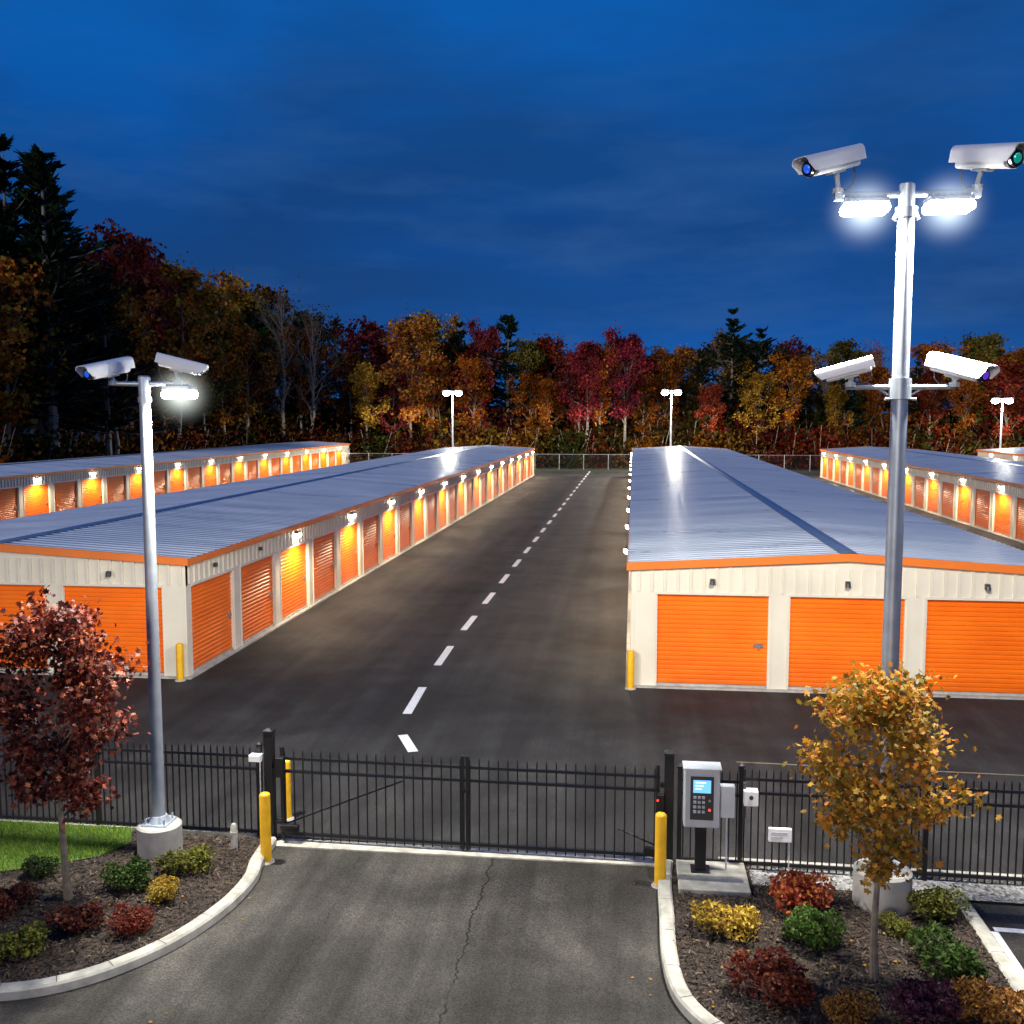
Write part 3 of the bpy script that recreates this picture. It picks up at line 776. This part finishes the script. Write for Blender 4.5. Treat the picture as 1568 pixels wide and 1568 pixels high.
def gen_brush(seed):
    rng=random.Random(seed); T=MB();Lf=MB()
    for i in range(10):
        a=rng.uniform(0,6.28); T.tube([(rng.gauss(0,.6),rng.gauss(0,.6),0),(2*math.cos(a),2*math.sin(a),rng.uniform(2,4.5))],[.05,.02],3,caps=False)
    for i in range(1500):
        a=rng.uniform(0,6.28); r=abs(rng.gauss(0,1.7)); z=abs(rng.gauss(1.4,1.2))
        leaf(Lf,Vector((r*math.cos(a),r*math.sin(a),z)),.38,rng,"card")
    return mesh_of(T,Lf,"brush_mesh",M_lf_tree,M_barkd)
BRUSH=[gen_brush(1),gen_brush(2)]
FOREST=empty("distant_tree_line",(0,0,0))
PAL=[(.50,.17,.022),(.46,.13,.020),(.36,.055,.025),(.26,.032,.035),(.46,.24,.03),(.20,.16,.03),(.09,.10,.025),(.36,.14,.03),(.18,.10,.035)]
def put(me,x,y,h,base,col=(1,1,1),name="tree",parent=FOREST,wide=1):
    o=bpy.data.objects.new(name,me); COL.objects.link(o); s=h/base
    o.location=(x,y,0); o.scale=(s*wide,s*wide,s); o.rotation_euler=(0,0,R.uniform(0,6.28)); o.color=(*col,1); o.parent=parent; return o
SKY=[(-70,25),(-52,24),(-45,22.5),(-37,20),(-29,19.3),(-17,17.2),(-8,17),(-3,18.6),(8,16),(13,17.5),(25,16.6),(32,16.8),(50,16.2),(90,18)]
def skyh(x):
    for (a,ha),(b_2,hb) in zip(SKY,SKY[1:]):
        if a<=x<=b_2: return ha+(hb-ha)*(x-a)/(b_2-a)
    return 17
x=-66
while x<92:
    for row,(yy,f) in enumerate(((134,.74),(141,.93),(149,1.0))):
        xx=x+R.uniform(-2,2); h=skyh(xx)*f*R.uniform(.78,1.08); r=R.random()
        c=R.choice(PAL[:6] if row<2 else PAL)
        v=R.uniform(.5,1.15); c=tuple(q*v for q in c)
        if row==0 and r<.25: continue
        if r<.16: put(R.choice(BARE),xx,yy+R.uniform(-2,2),h,20,c,"bare_tree")
        elif r<.30: put(R.choice(PINE),xx,yy+R.uniform(-2,2),h*1.04,22,c,"pine")
        else: put(R.choice(DEC),xx,yy+R.uniform(-2,2),h,20,c,"autumn_tree",wide=R.uniform(.8,1.15))
    x+=3.9
x=-70
while x<95:
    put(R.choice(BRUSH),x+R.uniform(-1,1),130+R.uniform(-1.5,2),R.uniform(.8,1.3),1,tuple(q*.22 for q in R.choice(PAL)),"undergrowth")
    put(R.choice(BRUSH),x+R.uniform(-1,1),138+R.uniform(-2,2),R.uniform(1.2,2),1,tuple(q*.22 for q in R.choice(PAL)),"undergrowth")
    put(R.choice(PINE),x+R.uniform(-1,1),157+R.uniform(-2,2),R.uniform(11,14),22,(1,1,1),"pine",wide=1.6)
    x+=2.3
y=66
while y<132:
    for row,(xo,f) in enumerate(((-52,.72),(-57,.9),(-63,1.0),(-70,1.02))):
        xx=xo+R.uniform(-1.5,1.5)-(132-y)*.03; yy=y+R.uniform(-2,2); hh=24.5*f*R.uniform(.85,1.05)+(1 if y<95 else 0); r=R.random()
        c=R.choice([PAL[0],PAL[1],PAL[0],PAL[4],PAL[5],PAL[7],PAL[0]]); v=R.uniform(.65,1.1); c=tuple(q*v for q in c)
        if r<.10: put(R.choice(BARE),xx,yy,hh,20,c,"bare_tree")
        elif r<.24: put(R.choice(PINE),xx,yy,hh*1.05,22,c,"pine")
        else: put(R.choice(DEC),xx,yy,hh,20,c,"autumn_tree",wide=R.uniform(.85,1.15))
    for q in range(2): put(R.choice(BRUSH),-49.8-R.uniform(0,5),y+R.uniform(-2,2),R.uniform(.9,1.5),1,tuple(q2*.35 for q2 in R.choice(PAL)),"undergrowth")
    y+=4.3
for (xx,yy,h,m) in ((-50.8,84,29.6,0),(-55.2,85,29.6,1),(-57.5,94,31,2),(-49.0,90,20,2),(-17.3,140,20.6,0),(13,139,20,1),(17,141,18.6,2),(-24,140,18.8,1)):
    put(PINE[m],xx,yy,h,22,(1,1,1),"pine_tree",None,wide=1.15)
for (xx,yy,h,m,c) in ((-50.5,97,24.0,1,(.34,.045,.03)),(-50.2,108,22.5,0,(.48,.18,.025)),(-49.6,92,18.5,3,(.46,.16,.025)),(-29.5,133,19.0,3,(.50,.18,.035)),(-6,131,15.5,2,(.26,.028,.035)),(-1,132,16,4,(.26,.028,.045)),(-35,131,13,2,(.50,.28,.035))):
    put(DEC[m],xx,yy,h,20,c,"autumn_tree",None)
put(BARE[0],-46.5,131,23,20,(.1,.08,.04),"bare_tree",None)
put(BARE[1],-43.0,131,20.5,20,(.1,.08,.04),"bare_tree",None)

# ------------------------------------------------------------------ sky
w=bpy.data.worlds.new("World"); scene.world=w; w.use_nodes=True; nt=w.node_tree
bg=nt.nodes["Background"]
SUN_EL=rad(4); SUN_AZ=rad(200)
tc=N(nt,"ShaderNodeTexCoord"); sep=N(nt,"ShaderNodeSeparateXYZ"); L(nt,tc.outputs["Generated"],sep.inputs[0])
z=math_(nt,"MAXIMUM",sep.outputs[2],0.0)
grad=ramp(nt,z,[(0.0,(.002,.108,.43)),(.08,(.002,.080,.34)),(.18,(.002,.062,.28)),(.36,(.001,.110,.45)),(1.0,(.001,.08,.34))])
n1=N(nt,"ShaderNodeTexNoise"); n1.inputs["Scale"].default_value=2.1; n1.inputs["Detail"].default_value=8; n1.inputs["Roughness"].default_value=.50; n1.inputs["Distortion"].default_value=.35
L(nt,mapping(nt,tc.outputs["Generated"],(1.0,1.0,3.0),(0,.10,0)),n1.inputs["Vector"])
cl=ramp(nt,n1.outputs["Fac"],[(.38,0.0),(.64,1.0)])
n2=noise(nt,mapping(nt,tc.outputs["Generated"],(1.6,1.6,7.0),(0,-.05,0)),3.0,8,.58)
wisp=ramp(nt,n2,[(.48,0.0),(.74,1.0)])
low=ramp(nt,z,[(.0,.9),(.2,1.0),(.34,.25)])
c=mixc(nt,math_(nt,"MULTIPLY",cl,.62),grad,(.005,.038,.140,1))
c=mixc(nt,math_(nt,"MULTIPLY",math_(nt,"MULTIPLY",wisp,low),.45),c,(.034,.115,.32,1))
L(nt,c,bg.inputs[0]); bg.inputs[1].default_value=1.0
sky=N(nt,"ShaderNodeTexSky"); sky.sky_type='NISHITA'; sky.sun_disc=False; sky.sun_elevation=SUN_EL; sky.sun_rotation=SUN_AZ
bg2=N(nt,"ShaderNodeBackground"); L(nt,sky.outputs[0],bg2.inputs[0]); bg2.inputs[1].default_value=.002
ad=N(nt,"ShaderNodeAddShader"); L(nt,bg.outputs[0],ad.inputs[0]); L(nt,bg2.outputs[0],ad.inputs[1]); L(nt,ad.outputs[0],nt.nodes["World Output"].inputs["Surface"])
s=lamp("sun","SUN",(0,-20,30),1.1,(1,.88,.74)); s.data.angle=rad(20)
d=Vector((math.sin(SUN_AZ)*math.cos(rad(14)),math.cos(SUN_AZ)*math.cos(rad(14)),math.sin(rad(14))))
s.rotation_euler=(d).to_track_quat('Z','Y').to_euler()

cam=bpy.data.cameras.new("camera"); co=bpy.data.objects.new("camera",cam); COL.objects.link(co)
cam.lens=36*1546/1568; cam.sensor_width=36; cam.clip_end=3000; cam.clip_start=.1
co.location=(0,0,6.5); co.rotation_euler=(rad(90-5.395),0,rad(6.83))
scene.camera=co
scene.view_settings.view_transform='Standard'; scene.view_settings.look='None'; scene.view_settings.exposure=0; scene.view_settings.gamma=1
